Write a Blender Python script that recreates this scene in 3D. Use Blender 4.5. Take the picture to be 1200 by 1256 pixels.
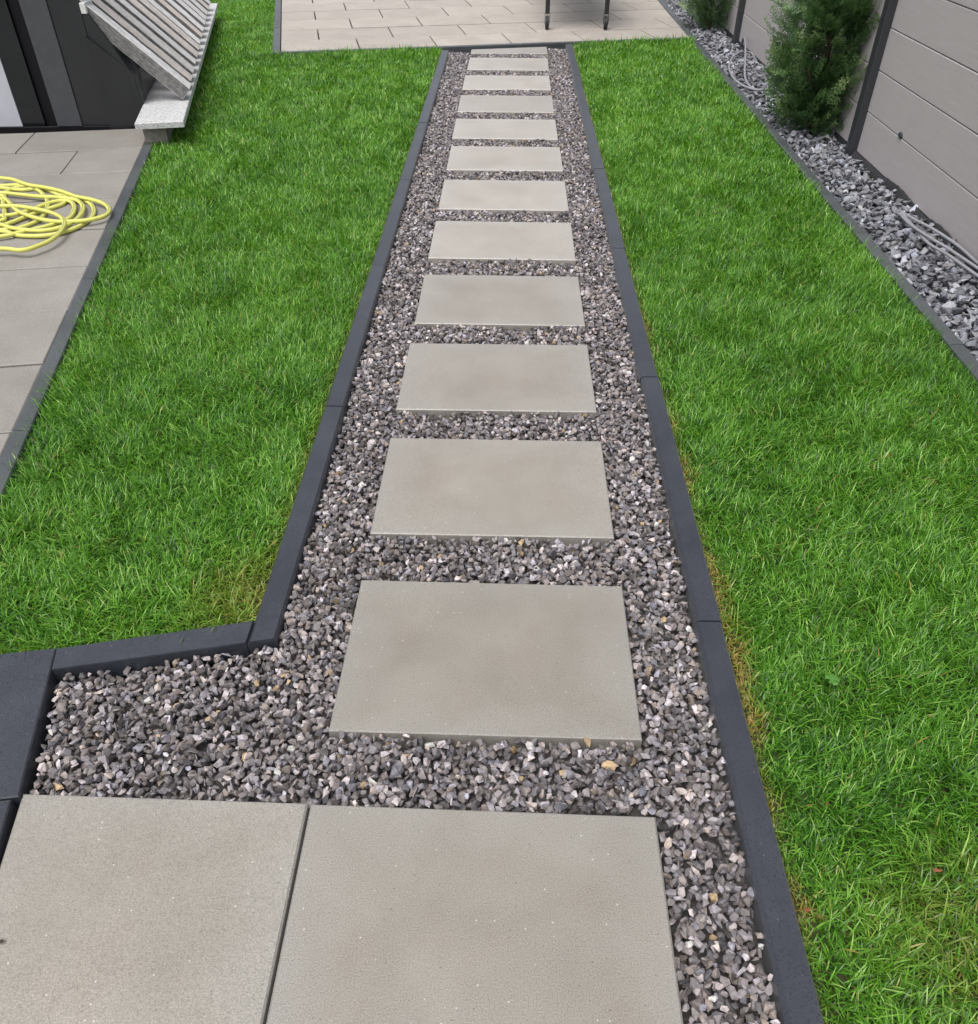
import bpy, bmesh, math, random
import numpy as np
from mathutils import Vector, Matrix

random.seed(7)
rng = np.random.default_rng(7)
for o in list(bpy.data.objects):
    bpy.data.objects.remove(o)
sc = bpy.context.scene
COL = sc.collection
UNIT = 0.8          # everything is laid out in slab units first and brought to metres at the end

# ------------------------------------------------------------------ camera
pitch, yaw, roll, cam_h = math.radians(39.7447), math.radians(-1.4640), math.radians(0.1707), 1.6547
fw = Vector((math.sin(yaw) * math.cos(pitch), math.cos(yaw) * math.cos(pitch), -math.sin(pitch)))
r0 = Vector((math.cos(yaw), -math.sin(yaw), 0))
u0 = r0.cross(fw)
cr = r0 * math.cos(roll) + u0 * math.sin(roll)
cu = -r0 * math.sin(roll) + u0 * math.cos(roll)
cam_d = bpy.data.cameras.new('camera')
cam = bpy.data.objects.new('camera', cam_d)
COL.objects.link(cam)
M = Matrix((cr, cu, -fw)).transposed().to_4x4()
M.translation = Vector((0, 0, cam_h * UNIT))
cam.matrix_world = M
cam_d.sensor_fit = 'HORIZONTAL'
cam_d.sensor_width = 36
cam_d.lens = 30.0
cam_d.clip_start = 0.05
cam_d.clip_end = 400
sc.camera = cam

# ------------------------------------------------------------------ light: bright overcast day
SUN_EL, SUN_ROT = math.radians(66), math.radians(215)
w = bpy.data.worlds.new('World')
sc.world = w
w.use_nodes = True
nt = w.node_tree
nt.nodes.clear()
sky = nt.nodes.new('ShaderNodeTexSky')
sky.sky_type = 'NISHITA'
sky.sun_disc = False
sky.sun_elevation = SUN_EL
sky.sun_rotation = SUN_ROT
sky.air_density = 1.0
sky.dust_density = 4.0
sky.ozone_density = 1.0
hs = nt.nodes.new('ShaderNodeHueSaturation')
hs.inputs['Saturation'].default_value = 0.32
bg = nt.nodes.new('ShaderNodeBackground')
bg.inputs['Strength'].default_value = 0.14
wo = nt.nodes.new('ShaderNodeOutputWorld')
nt.links.new(sky.outputs[0], hs.inputs['Color'])
nt.links.new(hs.outputs[0], bg.inputs['Color'])
nt.links.new(bg.outputs[0], wo.inputs['Surface'])
sd = bpy.data.lights.new('sun', 'SUN')
sd.energy = 1.5
sd.angle = math.radians(40)
sd.color = (1.0, 0.97, 0.93)
sun = bpy.data.objects.new('sun', sd)
COL.objects.link(sun)
dirv = Vector((math.sin(SUN_ROT) * math.cos(SUN_EL), math.cos(SUN_ROT) * math.cos(SUN_EL), math.sin(SUN_EL)))
sun.rotation_euler = dirv.to_track_quat('Z', 'Y').to_euler()
sc.view_settings.view_transform = 'Standard'
sc.view_settings.look = 'None'
sc.view_settings.gamma = 1
sc.view_settings.use_curve_mapping = False
sc.view_settings.exposure = 0.58
sc.cycles.max_bounces = 8

# ------------------------------------------------------------------ helpers: materials
def mat(name):
    m = bpy.data.materials.new(name)
    m.use_nodes = True
    n = m.node_tree.nodes
    for x in list(n):
        n.remove(x)
    out = n.new('ShaderNodeOutputMaterial')
    b = n.new('ShaderNodeBsdfPrincipled')
    m.node_tree.links.new(b.outputs[0], out.inputs['Surface'])
    return m, m.node_tree, b, out

def node(t, kind, **kw):
    x = t.nodes.new(kind)
    for k, v in kw.items():
        setattr(x, k, v)
    return x

def noise(t, vec, scale, detail=3, rough=0.55, dist=0.0):
    x = node(t, 'ShaderNodeTexNoise')
    x.inputs['Scale'].default_value = scale
    x.inputs['Detail'].default_value = detail
    x.inputs['Roughness'].default_value = rough
    x.inputs['Distortion'].default_value = dist
    if vec is not None:
        t.links.new(vec, x.inputs['Vector'])
    return x.outputs['Fac']

def ramp(t, fac, stops):
    x = node(t, 'ShaderNodeValToRGB')
    e = x.color_ramp.elements
    while len(e) > 1:
        e.remove(e[-1])
    e[0].position, e[0].color = stops[0][0], (*stops[0][1], 1)
    for p, c in stops[1:]:
        q = e.new(p)
        q.color = (*c, 1)
    t.links.new(fac, x.inputs['Fac'])
    return x.outputs['Color']

def g3(v):
    return (v, v, v)

def mix(t, fac, a, b, mode='MIX'):
    x = node(t, 'ShaderNodeMix', data_type='RGBA', blend_type=mode)
    for s, v in ((x.inputs[0], fac), (x.inputs[6], a), (x.inputs[7], b)):
        if isinstance(v, (int, float)):
            s.default_value = v
        elif isinstance(v, tuple):
            s.default_value = (*v, 1)
        else:
            t.links.new(v, s)
    return x.outputs[2]

def bump(t, b, h, strength, distance):
    x = node(t, 'ShaderNodeBump')
    x.inputs['Strength'].default_value = strength
    x.inputs['Distance'].default_value = distance
    t.links.new(h, x.inputs['Height'])
    t.links.new(x.outputs[0], b.inputs['Normal'])

def pos(t):
    return node(t, 'ShaderNodeNewGeometry').outputs['Position']

def stretch(t, vec, s):
    x = node(t, 'ShaderNodeMapping')
    x.inputs['Scale'].default_value = s
    t.links.new(vec, x.inputs['Vector'])
    return x.outputs[0]

def attr(t, name):
    return node(t, 'ShaderNodeAttribute', attribute_name=name)

def concrete(name, dark, light, stain, rough=0.62, speck=1.0, spec=0.4, objvar=0.12, dust=0.0, border=None, pores=0.0):
    m, t, b, _ = mat(name)
    p = pos(t)
    big = noise(t, p, 4.0, 4, 0.6, 0.4)
    col = ramp(t, big, [(0.3, dark), (0.7, light)])
    st = noise(t, p, 7.0, 4, 0.65)
    col = mix(t, ramp(t, st, [(0.46, g3(0)), (0.70, g3(0.32))]), col, stain)
    if border:                                          # paler, washed out rim of a slab
        ge = node(t, 'ShaderNodeTexCoord').outputs['Generated']
        sx = node(t, 'ShaderNodeSeparateXYZ'); t.links.new(ge, sx.inputs[0])
        fs = []
        for k in (0, 1):
            a_ = node(t, 'ShaderNodeMath', operation='PINGPONG'); a_.inputs[1].default_value = 0.5
            t.links.new(sx.outputs[k], a_.inputs[0]); fs.append(a_.outputs[0])
        mn = node(t, 'ShaderNodeMath', operation='MINIMUM'); t.links.new(fs[0], mn.inputs[0]); t.links.new(fs[1], mn.inputs[1])
        ad = node(t, 'ShaderNodeMath', operation='MULTIPLY_ADD'); t.links.new(noise(t, p, 9, 4, 0.65), ad.inputs[0]); ad.inputs[1].default_value = 0.34; t.links.new(mn.outputs[0], ad.inputs[2])
        col = mix(t, ramp(t, ad.outputs[0], [(0.15, g3(0.6)), (0.36, g3(0.0))]), col, border)
    fine = noise(t, p, 420, 2, 0.7)
    col = mix(t, 1.0, col, ramp(t, fine, [(0.3, g3(0.64)), (0.5, g3(1.0)), (0.72, g3(1.32))]), 'MULTIPLY')
    v = node(t, 'ShaderNodeTexVoronoi')
    v.inputs['Scale'].default_value = 95
    t.links.new(p, v.inputs['Vector'])
    spot = ramp(t, v.outputs['Distance'], [(0.10, g3(1)), (0.16, g3(0))])
    pick = node(t, 'ShaderNodeSeparateColor')
    t.links.new(v.outputs['Color'], pick.inputs[0])
    dk = mix(t, 1.0, spot, ramp(t, pick.outputs[0], [(0.82, g3(0)), (0.84, g3(0.6 * speck))]), 'MULTIPLY')
    lt = mix(t, 1.0, spot, ramp(t, pick.outputs[1], [(0.90, g3(0)), (0.92, g3(0.6 * speck))]), 'MULTIPLY')
    col = mix(t, dk, col, (0.06, 0.055, 0.05))
    col = mix(t, lt, col, (0.62, 0.6, 0.55))
    hgt = mix(t, 0.5, fine, spot, 'SUBTRACT')
    if pores:                                           # pitted surface of the cast kerbs
        v2 = node(t, 'ShaderNodeTexVoronoi'); v2.inputs['Scale'].default_value = 230
        t.links.new(p, v2.inputs['Vector'])
        pk = node(t, 'ShaderNodeSeparateColor'); t.links.new(v2.outputs['Color'], pk.inputs[0])
        pit = mix(t, 1.0, ramp(t, v2.outputs['Distance'], [(0.22, g3(1)), (0.42, g3(0))]), ramp(t, pk.outputs[0], [(0.52, g3(0)), (0.56, g3(1))]), 'MULTIPLY')
        col = mix(t, mix(t, 1.0, pit, g3(pores), 'MULTIPLY'), col, (0.008, 0.009, 0.012))
    oi = node(t, 'ShaderNodeObjectInfo')
    col = mix(t, 1.0, col, ramp(t, oi.outputs['Random'], [(0, g3(1 - objvar)), (1, g3(1 + objvar))]), 'MULTIPLY')
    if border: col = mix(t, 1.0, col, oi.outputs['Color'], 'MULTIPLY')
    t.links.new(col, b.inputs['Base Color'])
    b.inputs['Roughness'].default_value = rough
    b.inputs['Specular IOR Level'].default_value = spec
    b.inputs['Sheen Weight'].default_value = dust
    b.inputs['Sheen Roughness'].default_value = 0.35
    bump(t, b, hgt, 0.35, 0.0015)
    return m

def plain(name, col, rough=0.5, spec=0.5, metal=0.0, var=0.15, scale=30, bmp=0.0, stretchv=None):
    m, t, b, _ = mat(name)
    p = pos(t)
    if stretchv:
        p = stretch(t, p, stretchv)
    n = noise(t, p, scale, 4, 0.6)
    c = ramp(t, n, [(0.25, tuple(x * (1 - var) for x in col)), (0.75, tuple(x * (1 + var) for x in col))])
    t.links.new(c, b.inputs['Base Color'])
    b.inputs['Roughness'].default_value = rough
    b.inputs['Specular IOR Level'].default_value = spec
    b.inputs['Metallic'].default_value = metal
    if bmp:
        bump(t, b, n, bmp, 0.002)
    return m

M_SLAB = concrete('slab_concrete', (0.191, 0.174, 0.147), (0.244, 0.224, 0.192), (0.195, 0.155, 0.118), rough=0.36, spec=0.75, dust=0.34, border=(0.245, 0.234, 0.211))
M_SIDE = concrete('side_paver_concrete', (0.207, 0.193, 0.174), (0.252, 0.237, 0.216), (0.19, 0.172, 0.152), speck=0.4, objvar=0.07)
M_BACK = concrete('back_paver_concrete', (0.32, 0.285, 0.250), (0.385, 0.350, 0.312), (0.28, 0.25, 0.215), speck=0.3, objvar=0.06)
M_KERB = concrete('anthracite_concrete', (0.019, 0.022, 0.030), (0.033, 0.037, 0.049), (0.050, 0.054, 0.064), rough=0.36, speck=0.2, pores=0.85, spec=0.6, dust=0.12, objvar=0.08)
M_EDGE = concrete('grey_edging_concrete', (0.054, 0.060, 0.066), (0.080, 0.088, 0.095), (0.072, 0.084, 0.070), rough=0.45, speck=0.2, objvar=0.08)

def granite():
    m, t, b, _ = mat('speckled_granite')
    p = pos(t)
    f = noise(t, p, 95, 2, 0.9)
    c = ramp(t, f, [(0.36, g3(0.24)), (0.44, g3(0.42)), (0.56, g3(0.48)), (0.64, g3(0.56))])
    t.links.new(c, b.inputs['Base Color'])
    b.inputs['Roughness'].default_value = 0.6
    bump(t, b, f, 0.3, 0.002)
    return m
M_GRANITE = granite()

def stone_mat(name, rough, spec):
    m, t, b, _ = mat(name)
    a = attr(t, 'tint')
    p = pos(t)
    n = noise(t, p, 160, 4, 0.65)
    c = mix(t, 1.0, a.outputs['Color'], ramp(t, n, [(0.28, g3(0.66)), (0.5, g3(1.0)), (0.75, g3(1.35))]), 'MULTIPLY')
    t.links.new(c, b.inputs['Base Color'])
    b.inputs['Roughness'].default_value = rough
    b.inputs['Specular IOR Level'].default_value = spec
    bump(t, b, n, 0.5, 0.002)
    return m
M_GRAVEL = stone_mat('crushed_gravel', 0.55, 0.45)
M_SLATE = stone_mat('slate_chips', 0.5, 0.5)

def blade_mat():
    m, t, b, out = mat('grass_blade')
    ti = attr(t, 'tint').outputs['Fac']
    dr = attr(t, 'dry').outputs['Fac']
    c = ramp(t, ti, [(0.0, (0.024, 0.090, 0.008)), (0.42, (0.090, 0.262, 0.018)), (0.78, (0.182, 0.415, 0.037)), (1.0, (0.36, 0.56, 0.14))])
    c = mix(t, dr, c, (0.44, 0.275, 0.085))
    t.links.new(c, b.inputs['Base Color'])
    b.inputs['Roughness'].default_value = 0.36
    b.inputs['Specular IOR Level'].default_value = 0.5
    tr = node(t, 'ShaderNodeBsdfTranslucent')
    t.links.new(mix(t, 1.0, c, (1.25, 1.2, 0.5), 'MULTIPLY'), tr.inputs['Color'])
    mx = node(t, 'ShaderNodeMixShader')
    mx.inputs[0].default_value = 0.38
    t.links.new(b.outputs[0], mx.inputs[1])
    t.links.new(tr.outputs[0], mx.inputs[2])
    t.links.new(mx.outputs[0], out.inputs['Surface'])
    return m
M_GRASS = blade_mat()

def foliage_mat():
    m, t, b, out = mat('conifer_spray')
    ti = attr(t, 'tint').outputs['Fac']
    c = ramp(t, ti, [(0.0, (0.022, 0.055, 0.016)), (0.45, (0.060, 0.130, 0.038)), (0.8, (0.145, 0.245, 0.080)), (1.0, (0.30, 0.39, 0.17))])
    t.links.new(c, b.inputs['Base Color'])
    b.inputs['Roughness'].default_value = 0.5
    tr = node(t, 'ShaderNodeBsdfTranslucent')
    t.links.new(c, tr.inputs['Color'])
    mx = node(t, 'ShaderNodeMixShader')
    mx.inputs[0].default_value = 0.2
    t.links.new(b.outputs[0], mx.inputs[1])
    t.links.new(tr.outputs[0], mx.inputs[2])
    t.links.new(mx.outputs[0], out.inputs['Surface'])
    return m
M_FOL = foliage_mat()

def wood_mat():
    m, t, b, _ = mat('weathered_timber')
    oc = node(t, 'ShaderNodeTexCoord').outputs['Object']
    oi = node(t, 'ShaderNodeObjectInfo')
    add = node(t, 'ShaderNodeVectorMath', operation='ADD')
    t.links.new(oc, add.inputs[0])
    t.links.new(oi.outputs['Random'], add.inputs[1])
    g = noise(t, stretch(t, add.outputs[0], (3, 60, 60)), 1.6, 6, 0.7, 0.3)
    kn = noise(t, oc, 40, 3, 0.7)
    c = ramp(t, g, [(0.28, (0.22, 0.215, 0.21)), (0.48, (0.46, 0.455, 0.45)), (0.72, (0.66, 0.655, 0.65))])
    c = mix(t, 1.0, c, ramp(t, oi.outputs['Random'], [(0.0, (1.08, 0.96, 0.88)), (0.45, (1.06, 0.98, 0.93)), (0.5, (1.1, 1.08, 1.07)), (1.0, (1.25, 1.23, 1.23))]), 'MULTIPLY')
    c = mix(t, 1.0, c, ramp(t, kn, [(0.3, g3(0.8)), (0.7, g3(1.15))]), 'MULTIPLY')
    t.links.new(c, b.inputs['Base Color'])
    b.inputs['Roughness'].default_value = 0.8
    bump(t, b, g, 0.6, 0.004)
    return m
M_WOOD = wood_mat()
def rough_sawn_shaded():
    m, t, b, _ = mat('rough_sawn_shaded_side')
    oc = node(t, 'ShaderNodeTexCoord').outputs['Object']
    g = noise(t, stretch(t, oc, (14, 30, 40)), 2.0, 6, 0.75, 0.2)
    c = ramp(t, g, [(0.3, (0.075, 0.073, 0.072)), (0.5, (0.17, 0.165, 0.162)), (0.7, (0.32, 0.31, 0.305))])  # rough grain, with the shade of the slat sides painted in as darker tones
    t.links.new(c, b.inputs['Base Color'])
    b.inputs['Roughness'].default_value = 0.9
    bump(t, b, g, 0.8, 0.006)
    return m
M_SAWN_SHADED = rough_sawn_shaded()

def board_mat():
    m, t, b, _ = mat('composite_fence_board')
    p = pos(t)
    g = noise(t, stretch(t, p, (40, 2.2, 40)), 3.0, 5, 0.65)
    c = ramp(t, g, [(0.3, (0.36, 0.328, 0.330)), (0.7, (0.405, 0.371, 0.374))])
    d = noise(t, p, 14, 3, 0.6)
    c = mix(t, ramp(t, d, [(0.62, g3(0)), (0.8, g3(0.25))]), c, (0.38, 0.36, 0.35))
    t.links.new(c, b.inputs['Base Color'])
    b.inputs['Roughness'].default_value = 0.6
    bump(t, b, g, 0.2, 0.001)
    return m
M_BOARD = board_mat()
M_POST = plain('anthracite_metal', (0.030, 0.032, 0.038), 0.45, 0.5, 0.0, 0.15, 20)
M_SOIL = plain('dark_soil', (0.045, 0.052, 0.020), 0.95, 0.2, 0, 0.4, 60, 0.5)
M_FINES = plain('stone_fines', (0.075, 0.070, 0.067), 0.95, 0.2, 0, 0.5, 220, 0.6)
M_BED = plain('bed_fleece', (0.035, 0.034, 0.033), 0.95, 0.2, 0, 0.3, 60, 0.3)
M_HOSE = plain('yellow_hose_rubber', (0.60, 0.595, 0.14), 0.5, 0.4, 0, 0.08, 25)
M_STRIPE = plain('hose_stripe_grey', (0.30, 0.30, 0.12), 0.6, 0.3, 0, 0.1, 25)
M_PIPE = plain('grey_conduit', (0.24, 0.24, 0.26), 0.45, 0.5, 0, 0.1, 40)
M_BLACK = plain('black_cladding', (0.016, 0.0175, 0.020), 0.33, 0.5, 0, 0.2, 6)
M_GLASS = plain('black_glass', (0.006, 0.008, 0.010), 0.12, 0.5, 0, 0.1, 5)
M_RECESS = plain('dark_recess', (0.004, 0.004, 0.006), 0.6, 0.2, 0, 0.1, 5)
M_GREYPANEL = plain('grey_render', (0.058, 0.060, 0.066), 0.75, 0.3, 0, 0.12, 22, 0.2)
M_PALEPANEL = plain('pale_render', (0.42, 0.43, 0.47), 0.7, 0.3, 0, 0.06, 10)
M_CAP = plain('white_cap', (0.55, 0.55, 0.54), 0.6, 0.3, 0, 0.1, 20)
M_RUBBER = plain('black_rubber', (0.02, 0.02, 0.022), 0.6, 0.4, 0, 0.1, 30)
M_HUB = plain('grey_plastic_hub', (0.20, 0.20, 0.215), 0.4, 0.5, 0, 0.1, 30)
M_MEMBRANE = plain('weed_membrane', (0.022, 0.022, 0.024), 0.7, 0.4, 0, 0.25, 60, 0.4)
M_BARK = plain('brown_bark', (0.045, 0.030, 0.022), 0.9, 0.2, 0, 0.4, 60, 0.6)
M_DEAD = plain('rusty_dead_leaf', (0.17, 0.055, 0.022), 0.7, 0.3, 0, 0.3, 80)
M_CLOVER = plain('broad_weed_leaf', (0.055, 0.16, 0.02), 0.5, 0.4, 0, 0.15, 80)
M_CRUMB = plain('dark_brown_leaf', (0.05, 0.03, 0.025), 0.7, 0.3, 0, 0.3, 80)
M_TABLE = plain('dark_table_metal', (0.018, 0.019, 0.023), 0.38, 0.5, 0, 0.1, 30)

# ------------------------------------------------------------------ helpers: meshes and objects
def tag(o, label=None, cat=None, group=None, kind=None):
    if label: o['label'] = label
    if cat: o['category'] = cat
    if group: o['group'] = group
    if kind: o['kind'] = kind
    return o

def link(name, me, parent=None, loc=(0, 0, 0), rz=0.0):
    o = bpy.data.objects.new(name, me)
    COL.objects.link(o)
    o.location = loc
    o.rotation_euler = (0, 0, rz)
    if parent is not None:
        o.parent = parent
    return o

def empty(name, loc=(0, 0, 0), rz=0.0):
    o = link(name, None, None, loc, rz)
    o.empty_display_size = 0.1
    return o

def mesh(name, V, F, m, smooth=False):
    me = bpy.data.meshes.new(name)
    me.from_pydata([tuple(v) for v in V], [], F)
    me.materials.append(m)
    if smooth:
        for p in me.polygons:
            p.use_smooth = True
    me.update()
    return me

def mesh_np(name, V, F, m, attrs=None, smooth=False):
    """V (n,3), F (k,3) triangles, straight into a mesh."""
    me = bpy.data.meshes.new(name)
    V = np.ascontiguousarray(V, dtype=np.float32)
    F = np.ascontiguousarray(F, dtype=np.int32)
    me.vertices.add(len(V)); me.vertices.foreach_set('co', V.ravel())
    me.loops.add(F.size); me.loops.foreach_set('vertex_index', F.ravel())
    me.polygons.add(len(F))
    me.polygons.foreach_set('loop_start', np.arange(0, F.size, 3, dtype=np.int32))
    if smooth:
        me.polygons.foreach_set('use_smooth', np.ones(len(F), dtype=bool))
    else:
        me.polygons.foreach_set('use_smooth', np.zeros(len(F), dtype=bool))
    for k, a in (attrs or {}).items():
        if a.ndim == 1:
            at = me.attributes.new(k, 'FLOAT', 'POINT'); at.data.foreach_set('value', a.astype(np.float32))
        else:
            at = me.attributes.new(k, 'FLOAT_COLOR', 'POINT'); at.data.foreach_set('color', a.astype(np.float32).ravel())
    me.materials.append(m)
    me.update(calc_edges=True)
    me.validate()
    return me

def inset(poly, d):
    n = len(poly); out = []
    if isinstance(d, (list, tuple)):                   # a distance for each edge i -> i+1
        for i in range(n):
            p0, p1, p2 = (Vector(poly[i - 1]), Vector(poly[i]), Vector(poly[(i + 1) % n]))
            a = (p1 - p0).normalized(); b = (p2 - p1).normalized()
            na = Vector((-a.y, a.x)); nb = Vector((-b.y, b.x))
            c1, c2 = na.dot(p1) + d[i - 1], nb.dot(p1) + d[i]
            det = na.x * nb.y - na.y * nb.x
            out.append(Vector(((c1 * nb.y - c2 * na.y) / det, (na.x * c2 - nb.x * c1) / det)))
        return out
    for i in range(n):
        p0, p1, p2 = (Vector(poly[i - 1]), Vector(poly[i]), Vector(poly[(i + 1) % n]))
        a = (p1 - p0).normalized(); b = (p2 - p1).normalized()
        na = Vector((-a.y, a.x)); nb = Vector((-b.y, b.x))
        k = 1 + na.dot(nb)
        out.append(p1 + (na + nb) * (d / max(k, 0.2)))
    return out

def area2(poly):
    return 0.5 * sum(poly[i - 1][0] * poly[i][1] - poly[i][0] * poly[i - 1][1] for i in range(len(poly)))

def prism(name, poly, z0, z1, m, ch=0.006, tops=None):
    """A slab with the outline poly and a chamfered upper edge; tops can tilt the upper face."""
    if area2(poly) < 0:
        poly = poly[::-1]
    n = len(poly)
    q = inset(poly, ch)
    if isinstance(ch, (list, tuple)): ch = max(ch)
    V = [(x, y, z0) for x, y in poly] + [(x, y, z1 - ch) for x, y in poly] + [(v.x, v.y, z1) for v in q]
    F = [list(range(n))[::-1], [2 * n + i for i in range(n)]]
    for i in range(n):
        j = (i + 1) % n
        F.append([i, j, n + j, n + i])
        F.append([n + i, n + j, 2 * n + j, 2 * n + i])
    return mesh(name, V, F, m)

def box_me(name, x0, x1, y0, y1, z0, z1, m, ch=0.0):
    bm = bmesh.new()
    r = bmesh.ops.create_cube(bm, size=1)
    for v in bm.verts:
        v.co = Vector((x0 + (v.co.x + .5) * (x1 - x0), y0 + (v.co.y + .5) * (y1 - y0), z0 + (v.co.z + .5) * (z1 - z0)))
    if ch:
        bmesh.ops.bevel(bm, geom=list(bm.edges), offset=ch, segments=1, affect='EDGES', profile=0.5)
    me = bpy.data.meshes.new(name); bm.to_mesh(me); bm.free()
    me.materials.append(m)
    return me

def clip(poly, px, py, nx, ny):
    """keep the side where (p - (px,py)).(nx,ny) >= 0"""
    out = []
    for i in range(len(poly)):
        a, b = poly[i - 1], poly[i]
        da = (a[0] - px) * nx + (a[1] - py) * ny
        db = (b[0] - px) * nx + (b[1] - py) * ny
        if (da >= 0) != (db >= 0):
            k = da / (da - db)
            out.append((a[0] + k * (b[0] - a[0]), a[1] + k * (b[1] - a[1])))
        if db >= 0:
            out.append(b)
    return out

def smooth_path(P, n=8):
    P = [Vector(p) for p in P]
    out = []
    for i in range(len(P) - 1):
        p0, p1, p2, p3 = P[max(i - 1, 0)], P[i], P[i + 1], P[min(i + 2, len(P) - 1)]
        for k in range(n):
            t = k / n
            out.append(0.5 * ((2 * p1) + (p2 - p0) * t + (2 * p0 - 5 * p1 + 4 * p2 - p3) * t * t + (3 * p1 - p0 - 3 * p2 + p3) * t ** 3))
    out.append(P[-1])
    return out

def tube(path, rad, sides=8, rfun=None):
    V, F = [], []
    n = len(path)
    for i, p in enumerate(path):
        d = (path[min(i + 1, n - 1)] - path[max(i - 1, 0)])
        d = d.normalized() if d.length > 1e-9 else Vector((1, 0, 0))
        a = d.cross(Vector((0, 0, 1)))
        a = a.normalized() if a.length > 1e-4 else Vector((1, 0, 0))
        b = a.cross(d)
        rr = rad if rfun is None else rfun(i / (n - 1))
        for k in range(sides):
            an = 2 * math.pi * k / sides
            V.append(p + (a * math.cos(an) + b * math.sin(an)) * rr)
    for i in range(n - 1):
        for k in range(sides):
            j = (k + 1) % sides
            F.append([i * sides + k, i * sides + j, (i + 1) * sides + j, (i + 1) * sides + k])
    F.append(list(range(sides))[::-1]); F.append([(n - 1) * sides + k for k in range(sides)])
    return V, F

# pixel of the photograph -> point at height z (used only to read the hose and cables off the ground plan)
CAMP = Vector((0, 0, cam_h))
def ground(px, py, z=0.0):
    d = fw + cr * ((px - 600) / 1000.0) - cu * ((py - 628) / 1000.0)
    t = (z - cam_h) / d.z
    return CAMP + d * t

TURN = math.radians(12.5)
EX = Vector((-math.sin(TURN), math.cos(TURN)))      # away from the camera along the house
EL = Vector((-math.cos(TURN), -math.sin(TURN)))     # to the left, along the house front
def hp(al, ac):                                       # (along, across) of the house grid -> x, y
    v = EX * al + EL * ac
    return (v.x, v.y)

KZ = 0.012
# ------------------------------------------------------------------ the ground and the planted soil
s = 60
g = link('ground', mesh('ground', [(-s, -s, -.12), (s, -s, -.12), (s, s, -.12), (-s, s, -.12)], [[0, 1, 2, 3]], M_SOIL))
tag(g, 'brown earth under the whole garden', 'ground', kind='structure')

def kin(y): return -.603 - .0053 * (y - 1.43)         # inner face of the left kerb
def kout(y): return kin(y) - .072
LAWN_L = [(-1.48, 1.325), (-.69, 1.492), (kout(1.5), 1.5), (kout(9.15), 9.15), (-.74, 9.255), (-2.358, 8.900),
          (-3.483, 13.98), (-5.4, 14.4), hp(11.45, 1.4), hp(11.3, 1.11), hp(6.38, 1.05), (-2.508, 6.03), (-1.712, 2.35), (-1.613, 1.90)]
LAWN_R = [(.602, -.6), (1.862, -.6), (1.862, 9.845), (.602, 9.566)]
def soil_sheet(name, poly, lab):
    o = link(name, prism(name, poly, -.115, -.035, M_SOIL, 0.001))
    return tag(o, lab, 'soil', kind='structure')
bm = bmesh.new()
def poly_sheet(name, poly, z, m):
    b = bmesh.new()
    f = b.faces.new([b.verts.new((x, y, z)) for x, y in poly])
    bmesh.ops.triangulate(b, faces=[f])
    me = bpy.data.meshes.new(name); b.to_mesh(me); b.free(); me.materials.append(m)
    return me
bm.free()
tag(link('lawn_soil', poly_sheet('lawn_soil', LAWN_L, -.035, M_SOIL)), 'dark soil under the lawn between side patio and path', 'soil', kind='structure')
tag(link('lawn_soil', poly_sheet('lawn_soil', LAWN_R, -.035, M_SOIL)), 'dark soil under the lawn between path and slate bed', 'soil', kind='structure')
BED_PATH = [(-1.12, 1.30), (-1.00, .70), (-1.0, -.6), (.53, -.6), (.53, 9.36), (-.65, 9.10), (-.61, 1.42)]
tag(link('path_bed', poly_sheet('path_bed', BED_PATH, -.052, M_FINES)), 'stone dust and fines under the gravel of the path', 'ground', kind='structure')
BED_SLATE = [(1.92, -.6), (2.36, -.6), (2.36, 14.4), (1.92, 14.4)]
tag(link('slate_bed', poly_sheet('slate_bed', BED_SLATE, -.085, M_BED)), 'dark fleece under the slate chippings along the fence', 'ground', kind='structure')

# ------------------------------------------------------------------ kerbs
def edging(name, label, pieces, m, z0=-.11, z1=KZ, ch=0.009):
    root = empty(name)
    tag(root, label, 'edging', kind='structure')
    for poly in pieces:
        c4 = [.0015, ch * .6, .0015, ch]
        if poly[0][1] > 1.3 and poly[0][1] < 1.43 and poly[0][0] < -.5: c4 = [.0012, .0012, ch * .5, .0012] if poly[0][0] < -1 else [.0012, ch * .6, .0015, ch]
        link('edging_stone', prism('edging_stone', poly, z0, z1 + random.uniform(-.0015, .0015), m, c4), root)
    return root
GAP = .002
right_joints = [-1.07, .23, 1.53, 2.829, 4.13, 5.43, 6.73, 8.06, 9.46]
pcs = []
for a, b in zip(right_joints[:-1], right_joints[1:]):
    d = random.uniform(-.003, .003)
    pcs.append([(.526 + d, a + GAP), (.597 + d, a + GAP), (.597 + d, b - GAP + (.016 if b > 9 else 0)), (.526 + d, b - GAP)])
edging('path_edging', 'straight anthracite kerb along the right side of the gravel path', pcs, M_KERB)
pcs = []
left_joints = [1.44, 2.575, 3.87, 5.17, 6.47, 7.77, 9.10]
for i, (a, b) in enumerate(zip(left_joints[:-1], left_joints[1:])):
    aa = (a - .0235, a - .007) if i == 0 else (a + GAP * .6, a + GAP * .6)
    pcs.append([(kout(a), aa[0]), (kin(a), aa[1]), (kin(b), b - GAP + (.016 if i == 5 else 0)), (kout(b), b - GAP)])
edging('path_edging', 'long anthracite kerb along the left side of the path, ending in the mitred corner', pcs, M_KERB)
edging('path_edging', 'short slanting anthracite kerb in front of the left lawn', [[(-1.150, 1.311), (-.6775, 1.4155), (-.6775, 1.497), (-1.168, 1.384)]], M_KERB)
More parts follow.
